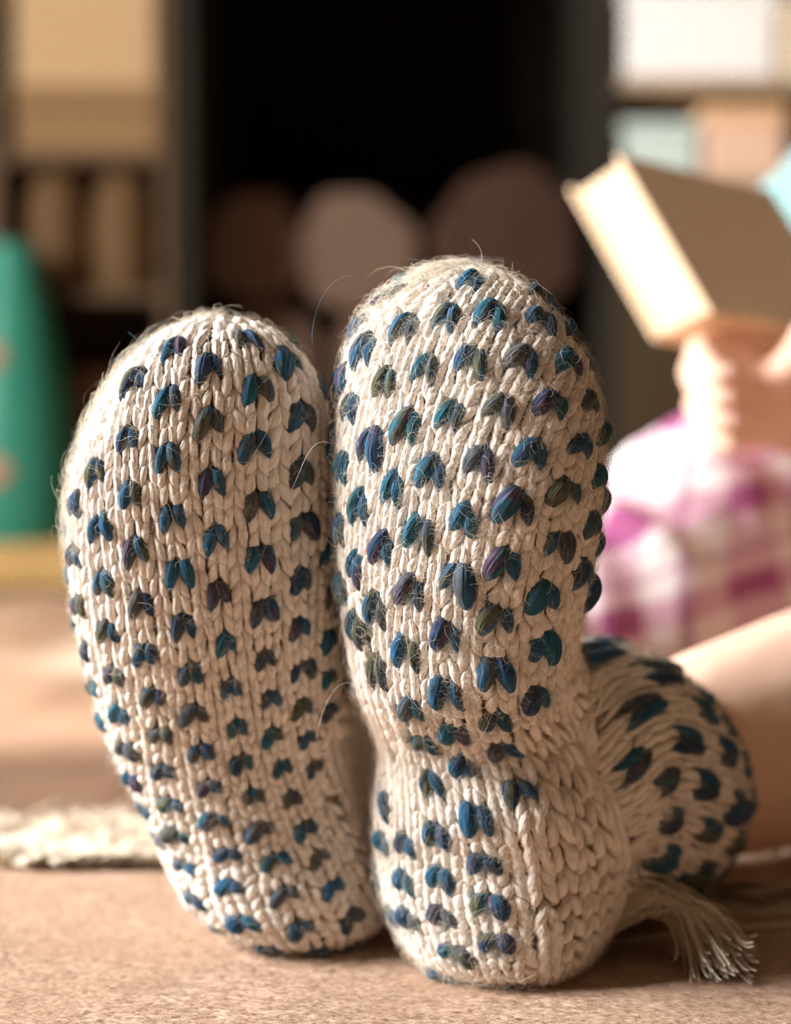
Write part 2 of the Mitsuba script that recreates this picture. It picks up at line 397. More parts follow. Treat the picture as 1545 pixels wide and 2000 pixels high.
P = np.stack([X, Y, Z], -1)
blanket = thing('blanket', 'brown woven wool blanket with a cream fringe under the socks', 'blanket')
part(blanket, 'cloth', grid_mesh(P), 'blanket_wool', True)
rb = np.random.default_rng(11)


def hairs(n, start, normal, length, lift, rng, steps=7, curl=1.0, drift=None):
    """n random walks over a surface: (n, steps, 3)."""
    t = rng.normal(size=(n, 3))
    if drift is not None:
        t = t + drift
    t -= (t * normal).sum(1, keepdims=True) * normal
    t /= np.maximum(np.linalg.norm(t, axis=1, keepdims=True), 1e-9)
    p, out = start.copy(), [start.copy()]
    bend = rng.normal(0, .45, n) * curl
    L = length / (steps - 1)
    up = lift / length
    for s in range(steps - 1):
        bend = bend + rng.normal(0, .35, n) * curl
        c, sn = np.cos(bend)[:, None], np.sin(bend)[:, None]
        t = t * c + np.cross(normal, t) * sn
        rise = (up * (1.6 - 3.2 * s / (steps - 2)) + rng.normal(0, .12, n))[:, None]
        d = t + normal * rise
        p = p + d / np.linalg.norm(d, axis=1, keepdims=True) * L[:, None]
        out.append(p.copy())
    return np.stack(out, 1)


n = 7000
st = np.stack([rb.uniform(-.19, .20, n), -.012 + .14 * rb.random(n) ** 1.5, np.full(n, -.0004)], 1)
H = hairs(n, st, np.tile([0, 0, 1.0], (n, 1)), rb.uniform(.004, .011, n), rb.uniform(.0005, .0013, n), rb, drift=np.array([2.2, .6, 0]))
taper = np.array([.8, 1, 1, 1, .9, .7, .4])
part(blanket, 'pile', tubes(H[:4200], .000055, 3, taper), 'blanket_hair_light', True, kind='stuff')
part(blanket, 'pile', tubes(H[4200:], .000055, 3, taper), 'blanket_hair_brown', True, kind='stuff')


def cord_bundle(p0, direction, length, n, spread, rng, width=.006, r=.0011, droop=.004):
    """A knot of n twisted cords that lie on the ground and fan out from p0."""
    d = np.array([*direction, 0.0]) / np.linalg.norm(direction)
    side = np.array([-d[1], d[0], 0])
    s = np.linspace(0, 1, 14)
    paths = []
    for q in range(n):
        o, a, ph = rng.normal(0, .35) * width, rng.normal(0, spread), rng.uniform(0, 6.3)
        L = length * rng.uniform(.75, 1.1)
        off = o + a * L * s ** 1.5 + .0016 * np.sin(s * 7 + ph)
        h = droop * (1 - s) ** 2 + .0022 * np.abs(np.sin(s * 5 + ph)) * rng.uniform(.3, 1) + r
        paths.append(np.array(p0) + s[:, None] * L * d + off[:, None] * side + np.stack([0 * s, 0 * s, h], 1))
    return tubes(np.array(paths), r * rng.uniform(.7, 1.2, n), 6, np.linspace(1.1, .45, 14))


for i in range(30):
    x = -.235 + .0172 * i if i < 18 else .128 + .0165 * (i - 18)
    if -.02 < x < .11:
        continue
    e = float(blanket_edge(x))
    v, f = cord_bundle((x + rb.normal(0, .002), e - .010, -.004), (rb.normal(-.25, .45), 1), rb.uniform(.09, .135), 44, .42, rb, .016, .0019, .006)
    part(blanket, 'fringe_tassel', (v, f), 'fringe_wool', True, label='cream wool fringe tassel' if i == 0 else None)

# ------------------------------------------------------------------ the socks
FOOT_R = np.array([[0.0022,0.0452,0.0736,0.002,0.002],[0.0024,0.0452,0.0736,0.02,0.0239],[0.0045,0.045,0.0741,0.0335,0.0378],[0.01,0.044,0.0765,0.039,0.045],[0.02,0.0425,0.079,0.0442,0.0475],[0.033,0.0405,0.0812,0.0468,0.0484],[0.0472,0.0393,0.081,0.0472,0.047],[0.0644,0.0371,0.076,0.0454,0.045],[0.0774,0.0348,0.0775,0.0422,0.043],[0.0929,0.0311,0.0745,0.0391,0.042],[0.1105,0.0275,0.0585,0.0413,0.044],[0.1315,0.0258,0.052,0.0448,0.043],[0.1517,0.026,0.046,0.0479,0.042],[0.1715,0.0267,0.041,0.0503,0.04],[0.1908,0.0271,0.037,0.0515,0.038],[0.2088,0.027,0.035,0.0515,0.036],[0.2247,0.0265,0.034,0.0497,0.034],[0.2389,0.0252,0.034,0.0458,0.032],[0.2496,0.0244,0.036,0.0401,0.03],[0.2568,0.0241,0.038,0.0345,0.027],[0.2642,0.0247,0.041,0.0255,0.021],[0.2693,0.0258,0.046,0.0145,0.014],[0.2709,0.0256,0.047,0.002,0.002]])
FOOT_L = np.array([[0.0022,-0.0392,0.1136,0.002,0.002],[0.0024,-0.0392,0.1137,0.02,0.0239],[0.0045,-0.04,0.1132,0.031,0.0373],[0.0095,-0.0425,0.1136,0.0378,0.043],[0.019,-0.0477,0.1142,0.043,0.047],[0.0364,-0.0532,0.116,0.0457,0.0472],[0.055,-0.059,0.112,0.0482,0.045],[0.0712,-0.0643,0.107,0.0499,0.043],[0.0874,-0.0683,0.1,0.0513,0.042],[0.1057,-0.0711,0.092,0.0522,0.042],[0.128,-0.0734,0.081,0.0534,0.041],[0.1493,-0.0746,0.073,0.0539,0.04],[0.17,-0.0748,0.066,0.0538,0.038],[0.189,-0.074,0.06,0.0525,0.036],[0.2076,-0.072,0.056,0.0489,0.034],[0.2241,-0.0692,0.054,0.0433,0.032],[0.2342,-0.0681,0.054,0.0377,0.03],[0.2415,-0.0673,0.055,0.0315,0.027],[0.2483,-0.0669,0.057,0.0223,0.021],[0.2522,-0.0669,0.059,0.0123,0.013],[0.2536,-0.0672,0.06,0.002,0.002]])
def foot_surface(table, phi, power, inset=.0022, n_b=520, n_u=512):
    """A dense grid (n_u + 1, n_b) of points: u round the foot in turns from the middle of the sole, b along it in metres."""
    t=np.concatenate([[0],np.cumsum(np.hypot(np.diff(table[:,0]),np.diff(np.maximum(table[:,3],table[:,4]))))])
    cs=CubicSpline(t,table)
    tt=np.linspace(0,t[-1],1500); f=cs(tt)
    a=np.maximum(f[:,3]-inset,.0008); b=np.maximum(f[:,4]-inset,.0008)
    front=np.stack([f[:,1],f[:,2]-b,f[:,0]],1)
    arc=np.concatenate([[0],np.cumsum(np.linalg.norm(np.diff(front,axis=0),axis=1))])
    s=np.linspace(0,arc[-1],n_b); pick=np.interp(s,arc,tt); f=cs(pick)
    a=np.maximum(f[:,3]-inset,.0008); b=np.maximum(f[:,4]-inset,.0008)
    th=np.linspace(-np.pi,np.pi,1025)
    sx=np.sign(np.sin(th))*np.abs(np.sin(th))**(2/power); sy=-np.sign(np.cos(th))*np.abs(np.cos(th))**(2/power)
    P=np.zeros((n_u+1,n_b,3)); c,sn=np.cos(phi),np.sin(phi)
    for j in range(n_b):
        x,y=a[j]*sx,b[j]*sy
        L=np.concatenate([[0],np.cumsum(np.hypot(np.diff(x),np.diff(y)))]); L/=L[-1]
        u=np.linspace(0,1,n_u+1); x,y=np.interp(u,L,x),np.interp(u,L,y)
        P[:, j] = np.stack([f[j, 1] + c * x + sn * y, f[j, 2] - sn * x + c * y, np.full_like(x, f[j, 0])], 1)
    return P, arc[-1]


def tube_surface(path, radii, inset, n_b=260, n_u=384):
    """A bent tube: points (n_u + 1, n_b) round an axis through the given points, u = 0 on its under side."""
    path = np.array(path, float)
    t = np.concatenate([[0], np.cumsum(np.linalg.norm(np.diff(path, axis=0), axis=1))])
    s = np.linspace(0, t[-1], n_b)
    ax = CubicSpline(t, path)(s)
    r = CubicSpline(t, np.array(radii))(s) - inset
    d = np.gradient(ax, axis=0)
    d /= np.linalg.norm(d, axis=1, keepdims=True)
    side = np.cross(d, [0, 0, 1.0])
    side /= np.linalg.norm(side, axis=1, keepdims=True)
    up = np.cross(side, d)
    th = np.linspace(-np.pi, np.pi, n_u + 1)
    return ax[None] + r[None, :, None] * (np.sin(th)[:, None, None] * side[None] - np.cos(th)[:, None, None] * up[None]), t[-1]


def grid_normals(P, centre):
    du = np.gradient(P, axis=0)
    du[0] = du[-1] = (P[1] - P[-2])
    n = np.cross(du, np.gradient(P, axis=1))
    n /= np.maximum(np.linalg.norm(n, axis=2, keepdims=True), 1e-12)
    return n * np.sign((n * (P - centre)).sum((0, 1, 2)))


class Drape:
    """A grid surface onto which knitting in stitch coordinates (column, row) is laid."""

    def __init__(self, P, centre, length, to_ub):
        self.P, self.N, self.length, self.to_ub = P, grid_normals(P, centre), length, to_ub

    def distance(self, q):
        if not hasattr(self, 'tree'):
            self.flat = self.P[:-1:4, ::3].reshape(-1, 3), self.N[:-1:4, ::3].reshape(-1, 3)
            self.tree = cKDTree(self.flat[0])
        _, i = self.tree.query(q)
        n = self.flat[1][i]
        return ((q - self.flat[0][i]) * n).sum(-1), n

    def at(self, i, j):
        u, b = self.to_ub(i, j)
        ua = (u + .5) % 1.0 * (self.P.shape[0] - 1)
        bb = np.clip(b / self.length, 0, 1) * (self.P.shape[1] - 1)
        f = lambda A: np.stack([map_coordinates(A[..., k], [ua, bb], order=1) for k in range(3)], -1)
        n = f(self.N)
        return f(self.P), n / np.maximum(np.linalg.norm(n, axis=-1, keepdims=True), 1e-9), b


def weld(foot, leg, k):
    """Moves both grids onto the smooth union of the two surfaces; returns which grid points each keeps."""
    res = []
    for a, b in ((foot, leg), (leg, foot)):
        q = a.P.reshape(-1, 3).copy()
        for _ in range(5):
            d1, n1 = a.distance(q)
            d2, n2 = b.distance(q)
            h = np.clip(.5 + .5 * (d2 - d1) / k, 0, 1)
            d = d2 * (1 - h) + d1 * h - k * h * (1 - h)
            g = n2 * (1 - h)[:, None] + n1 * h[:, None]
            g /= np.maximum(np.linalg.norm(g, axis=1, keepdims=True), .3)
            q = q - np.clip(d, -.02, .02)[:, None] * g * .8
        res.append((q.reshape(a.P.shape), (a.distance(q)[0] - b.distance(q)[0]).reshape(a.P.shape[:2])))
    for s, (q, own) in zip((foot, leg), res):
        s.Pnew, s.own = q, own
    for s in (foot, leg):
        sgn = np.sign((np.cross(np.gradient(s.P, axis=0), np.gradient(s.P, axis=1)) * s.N).sum(-1).mean())
        s.P = s.Pnew
        du = np.gradient(s.P, axis=0)
        du[0] = du[-1] = s.P[1] - s.P[-2]
        n = np.cross(du, np.gradient(s.P, axis=1)) * sgn
        s.N = n / np.maximum(np.linalg.norm(n, axis=2, keepdims=True), 1e-12)


STITCH_W, STITCH_H = .0085, .00525


def leg_template(side, rings, sides, thrum, rng):
    """One leg of a knit stitch, the apex up: (x, y, n) in metres about the stitch centre, with uv (along, around)."""
    s = np.linspace(0, 1, rings)
    if thrum:
        s = .5 - .5 * np.cos(np.pi * s)
        x = STITCH_W * (.10 + .37 * s)
        y = STITCH_H * (1.02 - 2.05 * s)
        bulge = .0008 + .0009 * np.sin(np.pi * s)
        shape = np.sin(np.pi * np.clip(s, .008, .992)) ** .46 * (1.10 - .26 * s)
        rw, rn = .315 * STITCH_W, .0028
    else:
        x = STITCH_W * (.05 + .38 * s ** .9)
        y = STITCH_H * 1.3 * (.90 - 1.80 * s)
        bulge = -.0015 + .0029 * np.sin(np.pi * s) ** .8
        shape = np.sin(np.pi * (.12 + .77 * s)) ** .55
        rw, rn = .222 * STITCH_W, .00190
    c = np.stack([x * side, y, bulge], 1)
    t = np.gradient(c, axis=0)
    t /= np.linalg.norm(t, axis=1, keepdims=True)
    a = np.cross(t, [0, 0, 1.0])
    a /= np.linalg.norm(a, axis=1, keepdims=True)
    n = np.cross(a, t)
    th = np.linspace(0, 2 * np.pi, sides + 1)
    ply = 1 + (.05 if thrum else .19) * np.cos((3 if thrum else 2) * (th[None] - side * 2 * np.pi * (.35 if thrum else .95) * s[:, None]))
    v = c[:, None] + (shape[:, None] * ply)[..., None] * (rw * np.cos(th)[None, :, None] * a[:, None] + rn * np.sin(th)[None, :, None] * n[:, None])
    u = np.stack(np.broadcast_arrays(s[:, None], (th / (2 * np.pi))[None] * .98 + .01), -1)
    i, j = np.meshgrid(np.arange(rings - 1), np.arange(sides), indexing='ij')
    p = (i * (sides + 1) + j).ravel()
    f = np.concatenate([np.stack([p, p + 1, p + sides + 2], 1), np.stack([p, p + sides + 2, p + sides + 1], 1)])
    return v.reshape(-1, 3), f, u.reshape(-1, 2)


def lay(drape, ij, template, width, size, first_id, rng, jitter=.05):
    """Lays copies of a template at stitch positions ij (n, 2) on a drape; returns vertices, faces, uv."""
    v, f, u = template
    n = len(ij)
    sz = size * rng.normal(1, .06, n)
    jit = rng.normal(0, jitter, (n, 2))
    turn = rng.normal(0, .09, n)
    x = v[None, :, 0] * np.cos(turn)[:, None] - v[None, :, 1] * np.sin(turn)[:, None]
    y = v[None, :, 0] * np.sin(turn)[:, None] + v[None, :, 1] * np.cos(turn)[:, None]
    i = ij[:, :1] + jit[:, :1] + x / STITCH_W * (width * sz)[:, None]
    j = ij[:, 1:] + jit[:, 1:] - y / STITCH_H * sz[:, None]
    p, nrm, _ = drape.at(i, j)
    out = p + nrm * (v[None, :, 2] * sz[:, None])[..., None]
    ids = first_id + np.arange(n)
    uv = np.stack([np.broadcast_to(u[None, :, 0], i.shape), u[None, :, 1] + ids[:, None]], -1)
    ff = (f[None] + (np.arange(n) * len(v))[:, None, None]).reshape(-1, 3)
    return out.reshape(-1, 3), ff, uv.reshape(-1, 2)


def merge(pieces):
    off, V, F, UV = 0, [], [], []
    for v, f, uv in pieces:
        V.append(v); F.append(f + off); UV.append(uv)
        off += len(v)
    return (np.concatenate(V), np.concatenate(F)), np.concatenate(UV)


def outward(mesh, uv):
    return mesh


def make_sock(label, table, phi, cu, cb, leg_path, leg_r, blend, thrum_ok, sharp, seed, hair_n, leg_phase, tuft_at):
    rng = np.random.default_rng(seed)
    sock = thing('sock', label, 'sock', 'pair of thrummed wool socks')
    inset = .0036
    P, L = foot_surface(table, phi, 2.3, inset)

    def foot_ub(i, r):
        ph, R = 2 * np.pi * i / 32, r / 40
        Rc = np.clip(R, -.75, 1.25)
        pol = lambda c: c[0] + c[1] * R + c[2] * Rc ** 2 + c[3] * Rc ** 3 + c[4] * Rc ** 4
        har = lambda c: np.sin(ph) * (c[5] + c[6] * Rc + c[7] * Rc ** 2) + (np.cos(ph) - 1) * (c[8] + c[9] * Rc + c[10] * Rc ** 2)
        return i / 32 + pol(cu) + har(cu), pol(cb) + har(cb)

    foot = Drape(P, P.mean((0, 1)), L, foot_ub)
    Q, LL = tube_surface(leg_path, leg_r, inset)
    leg = Drape(Q, Q.mean((0, 1)), LL, lambda i, j: (i / 40, LL - .004 - j * .0052))
    weld(foot, leg, blend)
    # linings close the gaps between the stitches
    lin = []
    for d in (foot, leg):
        G = (d.P - d.N * .0017)[::4, ::4]
        G[-1] = G[0]
        v, f = grid_mesh(G)
        lin.append((v, f, np.zeros((len(v), 2))))
    mesh, _ = merge(lin)
    part(sock, 'lining', mesh, 'lining_wool', True)

    cream, fuzz_start, fuzz_normal, thrums = [], [], [], []
    ident, taken_spots = 1, []
    for d, cols, rows, is_leg in ((foot, range(-16, 16), range(-40, 60), False), (leg, range(-20, 20), range(0, 40), True)):
        # three rows of plain stitches to one row of thrums; columns with thrums keep a stitch at each of them
        ij = np.array([(i, j * 4 / 3 + (2 if i % 4 == 2 else 1 / 3 if i % 2 else 0)) for j in rows for i in cols], float)
        p, nrm, b = d.at(ij[:, 0], ij[:, 1])
        u, _ = d.to_ub(ij[:, 0], ij[:, 1])
        own = map_coordinates(d.own, [(u + .5) % 1.0 * (d.P.shape[0] - 1), np.clip(b / d.length, 0, 1) * (d.P.shape[1] - 1)], order=1)
        keep = (own < .0015) & (b > .003) & (b < d.length - .0015)
        # decreases: where the foot narrows, fewer and wider stitches
        p2, _, _ = d.at(ij[:, 0] + .5, ij[:, 1])
        p1, _, _ = d.at(ij[:, 0] - .5, ij[:, 1])
        w = np.linalg.norm(p2 - p1, axis=1)
        step = np.where(w < .0042, 4, np.where(w < .0060, 2, 1))
        step = np.where(w < .0021, 8, step)
        keep &= (ij[:, 0] % step == 0)
        keep &= w > .0006
        view = EYE - p
        facing = (nrm * view).sum(1) / np.linalg.norm(view, axis=1)
        ok = thrum_ok(ij[:, 0], ij[:, 1], is_leg) if not is_leg else np.ones(len(ij), bool)
        ph = leg_phase if is_leg else 0
        c, r2 = np.round(ij[:, 0] / 2, 3), np.round((ij[:, 1] + ph) / 2, 3)
        is_thrum = (c % 1 == 0) & (r2 % 1 == 0) & ((c + r2) % 2 == 0) & ok & (w > .0056) & (b > .010) & (facing > -.4) & (b < d.length - (.008 if is_leg else .020))
        if is_leg:
            is_thrum &= (own < -.011)
        for k in np.nonzero(is_thrum)[0][np.argsort(-facing[is_thrum])]:
            if all(np.linalg.norm(p[k] - z) > .0135 for z in taken_spots):
                taken_spots.append(p[k])
            else:
                is_thrum[k] = False
        # the heel sides are worked in slipped stitches: tall loops, set alternately, with holes between them
        plain = ~ok & (step == 1) & ~is_thrum & (ij[:, 1] > 12)
        m = keep & plain & ((ij[:, 0] + np.round(ij[:, 1] * .75)) % 2 == 0) & (facing > -.5)
        for side in (-1, 1):
            if m.any():
                v, f, u = leg_template(side, 10, 9, False, rng)
                v = v * [.98, 1.4, 1.3] + [0, 0, .0004]
                cream.append(lay(d, ij[m], (v, f, u), np.ones(m.sum()), np.ones(m.sum()), ident, rng, .03))
                ident += int(m.sum())
        mult = np.where(step > 1, step * .95, 1.0)
        for lo, hi, rings, sides in ((-2, -.25, 5, 5), (-.25, 2, 11 if sharp else 8, 10 if sharp else 7)):
            m = keep & ~is_thrum & ~plain & (facing >= lo) & (facing < hi)
            for side in (-1, 1):
                if m.any():
                    cream.append(lay(d, ij[m], leg_template(side, rings, sides, False, rng), mult[m], np.ones(m.sum()), ident, rng))
                    ident += int(m.sum())
        m = keep & is_thrum
        for k in np.nonzero(m)[0]:
            thrums.append((facing[k], d, ij[k]))
        vis = keep & (facing > -.35)
        reps = hair_n
        pick = rng.choice(np.nonzero(vis)[0], int(reps * vis.sum() / 1000))
        off = rng.uniform(-.5, .5, (len(pick), 2))
        q, nq, _ = d.at(ij[pick, 0] + off[:, 0], ij[pick, 1] + off[:, 1])
        fuzz_start.append(q + nq * rng.uniform(.0016, .0034, len(pick))[:, None])
        fuzz_normal.append(nq)
    mesh, uv = merge(cream)
    part(sock, 'knit_fabric', mesh, 'cream_wool', True, label='cream oatmeal stockinette stitches', kind='stuff', uv=uv)
    thrums.sort(key=lambda t: -t[0])
    thrums = thrums[:298]
    tuft = []
    for n_, (fac, d, pos) in enumerate(thrums):
        rings, sides = (14, 14) if sharp else (11, 10)
        grow = rng.uniform(1.14, 1.3) if sharp else rng.uniform(1.0, 1.15)
        pieces = []
        lop = rng.normal(.05, .06)
        for side in (-1, 1):
            pieces.append(lay(d, pos[None] + [side * .02, .25], leg_template(side, rings, sides, True, rng), np.array([1.0 - side * lop]), np.array([grow * (1 - side * lop)]), ident, rng, .07))
            ident += 1
        mesh, uv = merge(pieces)
        part(sock, 'thrum', mesh, 'blue_wool', True, label='blue wool thrum tuft in the knitting' if n_ == 0 else None, uv=uv)
        if fac > -.3:
            k = 170 if sharp else 40
            off = rng.normal(0, .42, (k, 2)) * [1.0, 1.35]
            q, nq, _ = d.at(pos[0] + off[:, 0], pos[1] + .3 + off[:, 1])
            tuft.append((q + nq * rng.uniform(.0022, .0046, k)[:, None], nq))
    taper = np.array([.7, 1, 1, 1, .95, .8, .35])
    s0, n0 = np.concatenate(fuzz_start), np.concatenate(fuzz_normal)
    k = len(s0)
    rad = .000038 if sharp else .000036
    H = hairs(k, s0, n0, rng.gamma(3.2, .0021, k) + .003, rng.gamma(2.0, .0013, k) + .0003, rng, curl=1.0)
    wild = rng.choice(k, k // 9)
    H2 = hairs(len(wild), s0[wild], n0[wild], rng.gamma(4, .0022, len(wild)) + .005, rng.gamma(3.0, .0015, len(wild)) + .001, rng, curl=1.1)
    H = np.concatenate([H, H2])
    k = len(H)
    part(sock, 'fuzz', tubes(H, rad * rng.uniform(.6, 1.25, k), 3, taper), 'cream_hair', True, label='fine cream wool fuzz', kind='stuff')
    s1, n1 = np.concatenate([t[0] for t in tuft]), np.concatenate([t[1] for t in tuft])
    k = len(s1)
    H = hairs(k, s1, n1, rng.gamma(3.0, .0018, k) + .003, rng.gamma(2.0, .0006, k) + .0002, rng, curl=1.3)
    third = rng.random(k)
    for lo, hi, m in ((0, .36, 'dark_hair'), (.36, .66, 'blue_hair'), (.66, 1.01, 'gold_hair')):
        q = (third >= lo) & (third < hi)
        part(sock, 'fuzz', tubes(H[q], rad * .72 * rng.uniform(.6, 1.2, q.sum()), 3, taper), m, True, kind='stuff')
    if sharp:    # short down all over the yarn in the sharpest zone
        k = 9000
        a, b = rng.uniform(-9, 7, k), rng.uniform(-22, 22, k)
        q, nq, _ = foot.at(a, b)
        H = hairs(k, q + nq * rng.uniform(.0018, .0034, k)[:, None], nq, rng.uniform(.0018, .0045, k), rng.uniform(.0003, .0014, k), rng, steps=5, curl=1.0)
        part(sock, 'fuzz', tubes(H, .000026 * rng.uniform(.7, 1.3, k), 3, np.array([.8, 1, .9, .7, .4])), 'cream_hair', True, kind='stuff')
    # tufts of loose fluff on the worn outer edge
    edge = [(i, j) for i, j in zip(rng.uniform(*tuft_at[0], 900), rng.uniform(*tuft_at[1], 900))]
    edge = np.array(edge)
    q, nq, _ = foot.at(edge[:, 0], edge[:, 1])
    H = hairs(900, q + nq * .0028, nq, rng.gamma(4, .0024, 900) + .004, rng.gamma(3, .0011, 900) + .0006, rng, curl=1.0)
    third = rng.random(900)
    for lo, hi, m in ((0, .5, 'cream_hair'), (.5, .75, 'dark_hair'), (.75, 1.01, 'gold_hair')):
        w_ = (third >= lo) & (third < hi)
        part(sock, 'fuzz', tubes(H[w_], rad * rng.uniform(.6, 1.2, w_.sum()), 3, taper), m, True, kind='stuff')
    # cuff: a rolled edge of the leg
    d = leg
    u = np.arange(0, 40, .25)
    ring, rn, _ = d.at(u, np.full_like(u, .4))
    th = np.linspace(0, 2 * np.pi, 13)[:-1]
    ax = np.cross(np.gradient(ring, axis=0), rn)
    ax /= np.linalg.norm(ax, axis=1, keepdims=True)
    G = ring[:, None] + (.0042 + .0007 * np.cos(u * 2 * np.pi))[:, None, None] * (np.cos(th)[None, :, None] * rn[:, None] + np.sin(th)[None, :, None] * ax[:, None])
    G = np.concatenate([G, G[:1]], 0)
    G = np.concatenate([G, G[:, :1]], 1)
    v, f = grid_mesh(G)
    part(sock, 'cuff', (v, f), 'cream_wool', True, label='ribbed cream cuff', uv=np.stack([np.zeros(len(v)), np.repeat(np.arange(len(G)), 13) * .02], 1))
    return sock, foot, leg


RIGHT_U = [.04675, -.12782, .38367, -.42157, .16763, -.01776, .03564, .0016, -.03122, -.08416, .06548]
RIGHT_B = [.22583, -.20697, -.0466, .07915, -.01147, -.01402, .02439, -.00908, -.00379, -.00767, -.00733]
LEFT_U = [ 2.86647e-03, 7.95142e-02,-1.85456e-01, 1.04256e-01,-7.69859e-05,-4.13901e-03,-1.28632e-01, 1.52364e-01,-4.11751e-02, 1.36245e-01,-2.57517e-02]
LEFT_B = [ 0.24072,-0.21656,-0.01031, 0.1062 ,-0.05596, 0.00567, 0.00082, 0.00828, 0.00383,-0.01592,-0.00478]

right_sock, right_foot, right_leg = make_sock(
    'cream knitted sock with blue tufts, the right one in sharp focus with its ankle showing', FOOT_R, math.radians(22), RIGHT_U, RIGHT_B,
    [(.052, .090, .062), (.058, .094, .062), (.074, .108, .073), (.096, .132, .060), (.110, .160, .051), (.118, .190, .047)], [.008, .030, .051, .054, .050, .045], .035,
    lambda i, r, leg: ~((r > 15) & (i > 2)) & ~((r > 22) & (i > 1)) & ~((r > 4) & (i > 5)), True, 21, 11000, 0, ((-11, -6), (-22, -8)))
left_sock, left_foot, left_leg = make_sock(
    'cream knitted sock with blue tufts, the left one standing slightly behind and out of focus', FOOT_L, math.radians(-9), LEFT_U, LEFT_B,
    [(-.046, .126, .062), (-.042, .131, .062), (-.033, .148, .060), (-.012, .195, .056), (.006, .240, .050)], [.008, .026, .042, .047, .046], .03,
    lambda i, r, leg: ~((r > 22) & (i > 5)) & ~((r > 30) & (i > 3)) & ~((r > 34) & (i < -4)), False, 22, 4500, 0, ((-10.5, -7.5), (-14, 4)))

# a few long stray hairs
def stray(parent, pts, r, m):
    s = np.linspace(0, 1, len(pts))
    P = CubicSpline(s, np.array(pts))(np.linspace(0, 1, 26))
    part(parent, 'stray_hair', tubes(P[None], r, 4, np.linspace(1, .5, 26)), m, True)


stray(right_sock, [(-.005, .030, .262), (-.013, .020, .2675), (-.023, .016, .264), (-.029, .018, .253), (-.030, .022, .243)], .00009, 'blue_hair')
stray(right_sock, [(-.0235, .012, .207), (-.029, .004, .206), (-.033, .001, .199), (-.037, .004, .190)], .00008, 'cream_hair')
stray(right_sock, [(.029, .034, .268), (.031, .030, .272), (.0315, .030, .277), (.028, .032, .282)], .00007, 'cream_hair')
stray(left_sock, [(-.088, .050, .238), (-.094, .048, .243), (-.101, .047, .249)], .00012, 'blue_hair')
stray(left_sock, [(-.118, .060, .168), (-.124, .052, .164), (-.127, .055, .156), (-.124, .060, .150)], .0001, 'gold_hair')
stray(right_sock, [(-.017, .030, .118), (-.024, .026, .114), (-.028, .024, .104), (-.029, .026, .098)], .00006, 'cream_hair')

# ------------------------------------------------------------------ frayed cream tassel beside the right heel
rt = np.random.default_rng(31)
tassel = thing('fringe_tassel', 'frayed cream tassel lying on the blanket beside the right sock', 'tassel')
for i in range(15):
    a = -.50 + .95 * i / 14
    s = np.linspace(0, 1, 18)
    L = .064 * rt.uniform(.75, 1.1)
    base = np.array([.083, .082, .004])
    ang = a + .5 * (s - .2) ** 2 * np.sign(a)
    ph = rt.uniform(0, 6)
    p = base + np.stack([L * (s - .22 * s ** 4) * np.cos(a), -L * s * np.sin(a) * .40 - .006 * s - .017 * s ** 4 * rt.uniform(.1, 1.5), .007 + .017 * np.sin(np.pi * np.minimum(s * 1.1, 1)) * rt.uniform(.5, 1.2) - .006 * s], 1)
    K = 26
    fr = np.clip((s - .55) / .45, 0, 1)
    off = rt.normal(size=(K, 1, 3)) * [.0022, .0022, .0016] * (1 + 1.6 * fr[None, :, None] ** 2) + .0012 * np.stack([0 * s, np.sin(s * 16 + ph), np.cos(s * 16 + ph)], 1)
    P = p[None] + off
    P[..., 2] = np.maximum(P[..., 2], .0006)
    part(tassel, 'strand', tubes(P, .00062, 4, np.linspace(1, .5, 18)), 'fringe_wool', True)

# ------------------------------------------------------------------ the person who wears the socks
V3 = lambda *p: np.array(p, float)
person = thing('person', 'person sitting in plaid shorts and an aqua shirt, holding a thick tan book', 'person')
hand_l = V3(.205, .495, .238)
body = []
# legs, feet inside the socks
body.append([((.026, .044, .245), .014), ((.027, .042, .20), .026), ((.032, .060, .11), .028), ((.043, .085, .045), .030), ((.075, .112, .060), .033), ((.118, .155, .058), .037), ((.150, .195, .061), .049), ((.215, .245, .068), .058), ((.33, .34, .090), .050), ((.45, .44, .115), .055), ((.52, .70, .125), .078), ((.54, .93, .13), .09)])
body.append([((-.067, .063, .232), .014), ((-.070, .066, .19), .026), ((-.064, .095, .10), .028), ((-.047, .122, .045), .030), ((-.030, .155, .060), .033), ((-.004, .205, .062), .036), ((.02, .33, .066), .046), ((.085, .46, .085), .045), ((.19, .57, .12), .055), ((.29, .76, .13), .075), ((.36, .93, .13), .09)])
# trunk, neck, head
body.append([((.47, .96, .14), .105), ((.50, .99, .30), .090), ((.51, 1.0, .41), .092), ((.51, 1.01, .49), .06), ((.49, 1.01, .60), .048), ((.48, .985, .66), .055)])
body.append([((.36, .95, .13), .10), ((.54, .95, .13), .10)])
body.append([((.45, .98, .46), .044), ((.58, .99, .46), .044)])
body.append([((.48, .985, .73), .082), ((.48, .96, .70), .070), ((.48, .935, .665), .048)])
body.append([((.48, .895, .712), .009), ((.48, .882, .695), .013)])          # nose
for s in (-1, 1):
    body.append([((.48 + s * .083, .985, .725), .014), ((.48 + s * .080, .985, .695), .010)])   # ears
# left arm
body.append([((.44, .96, .455), .044), ((.352, .84, .372), .038), ((.335, .69, .228), .037), ((.29, .59, .224), .034), ((.238, .52, .232), .026)])
body.append([((.58, .97, .455), .044), ((.60, .84, .34), .040), ((.585, .70, .22), .040), ((.52, .61, .25), .034), ((.44, .545, .275), .025)])
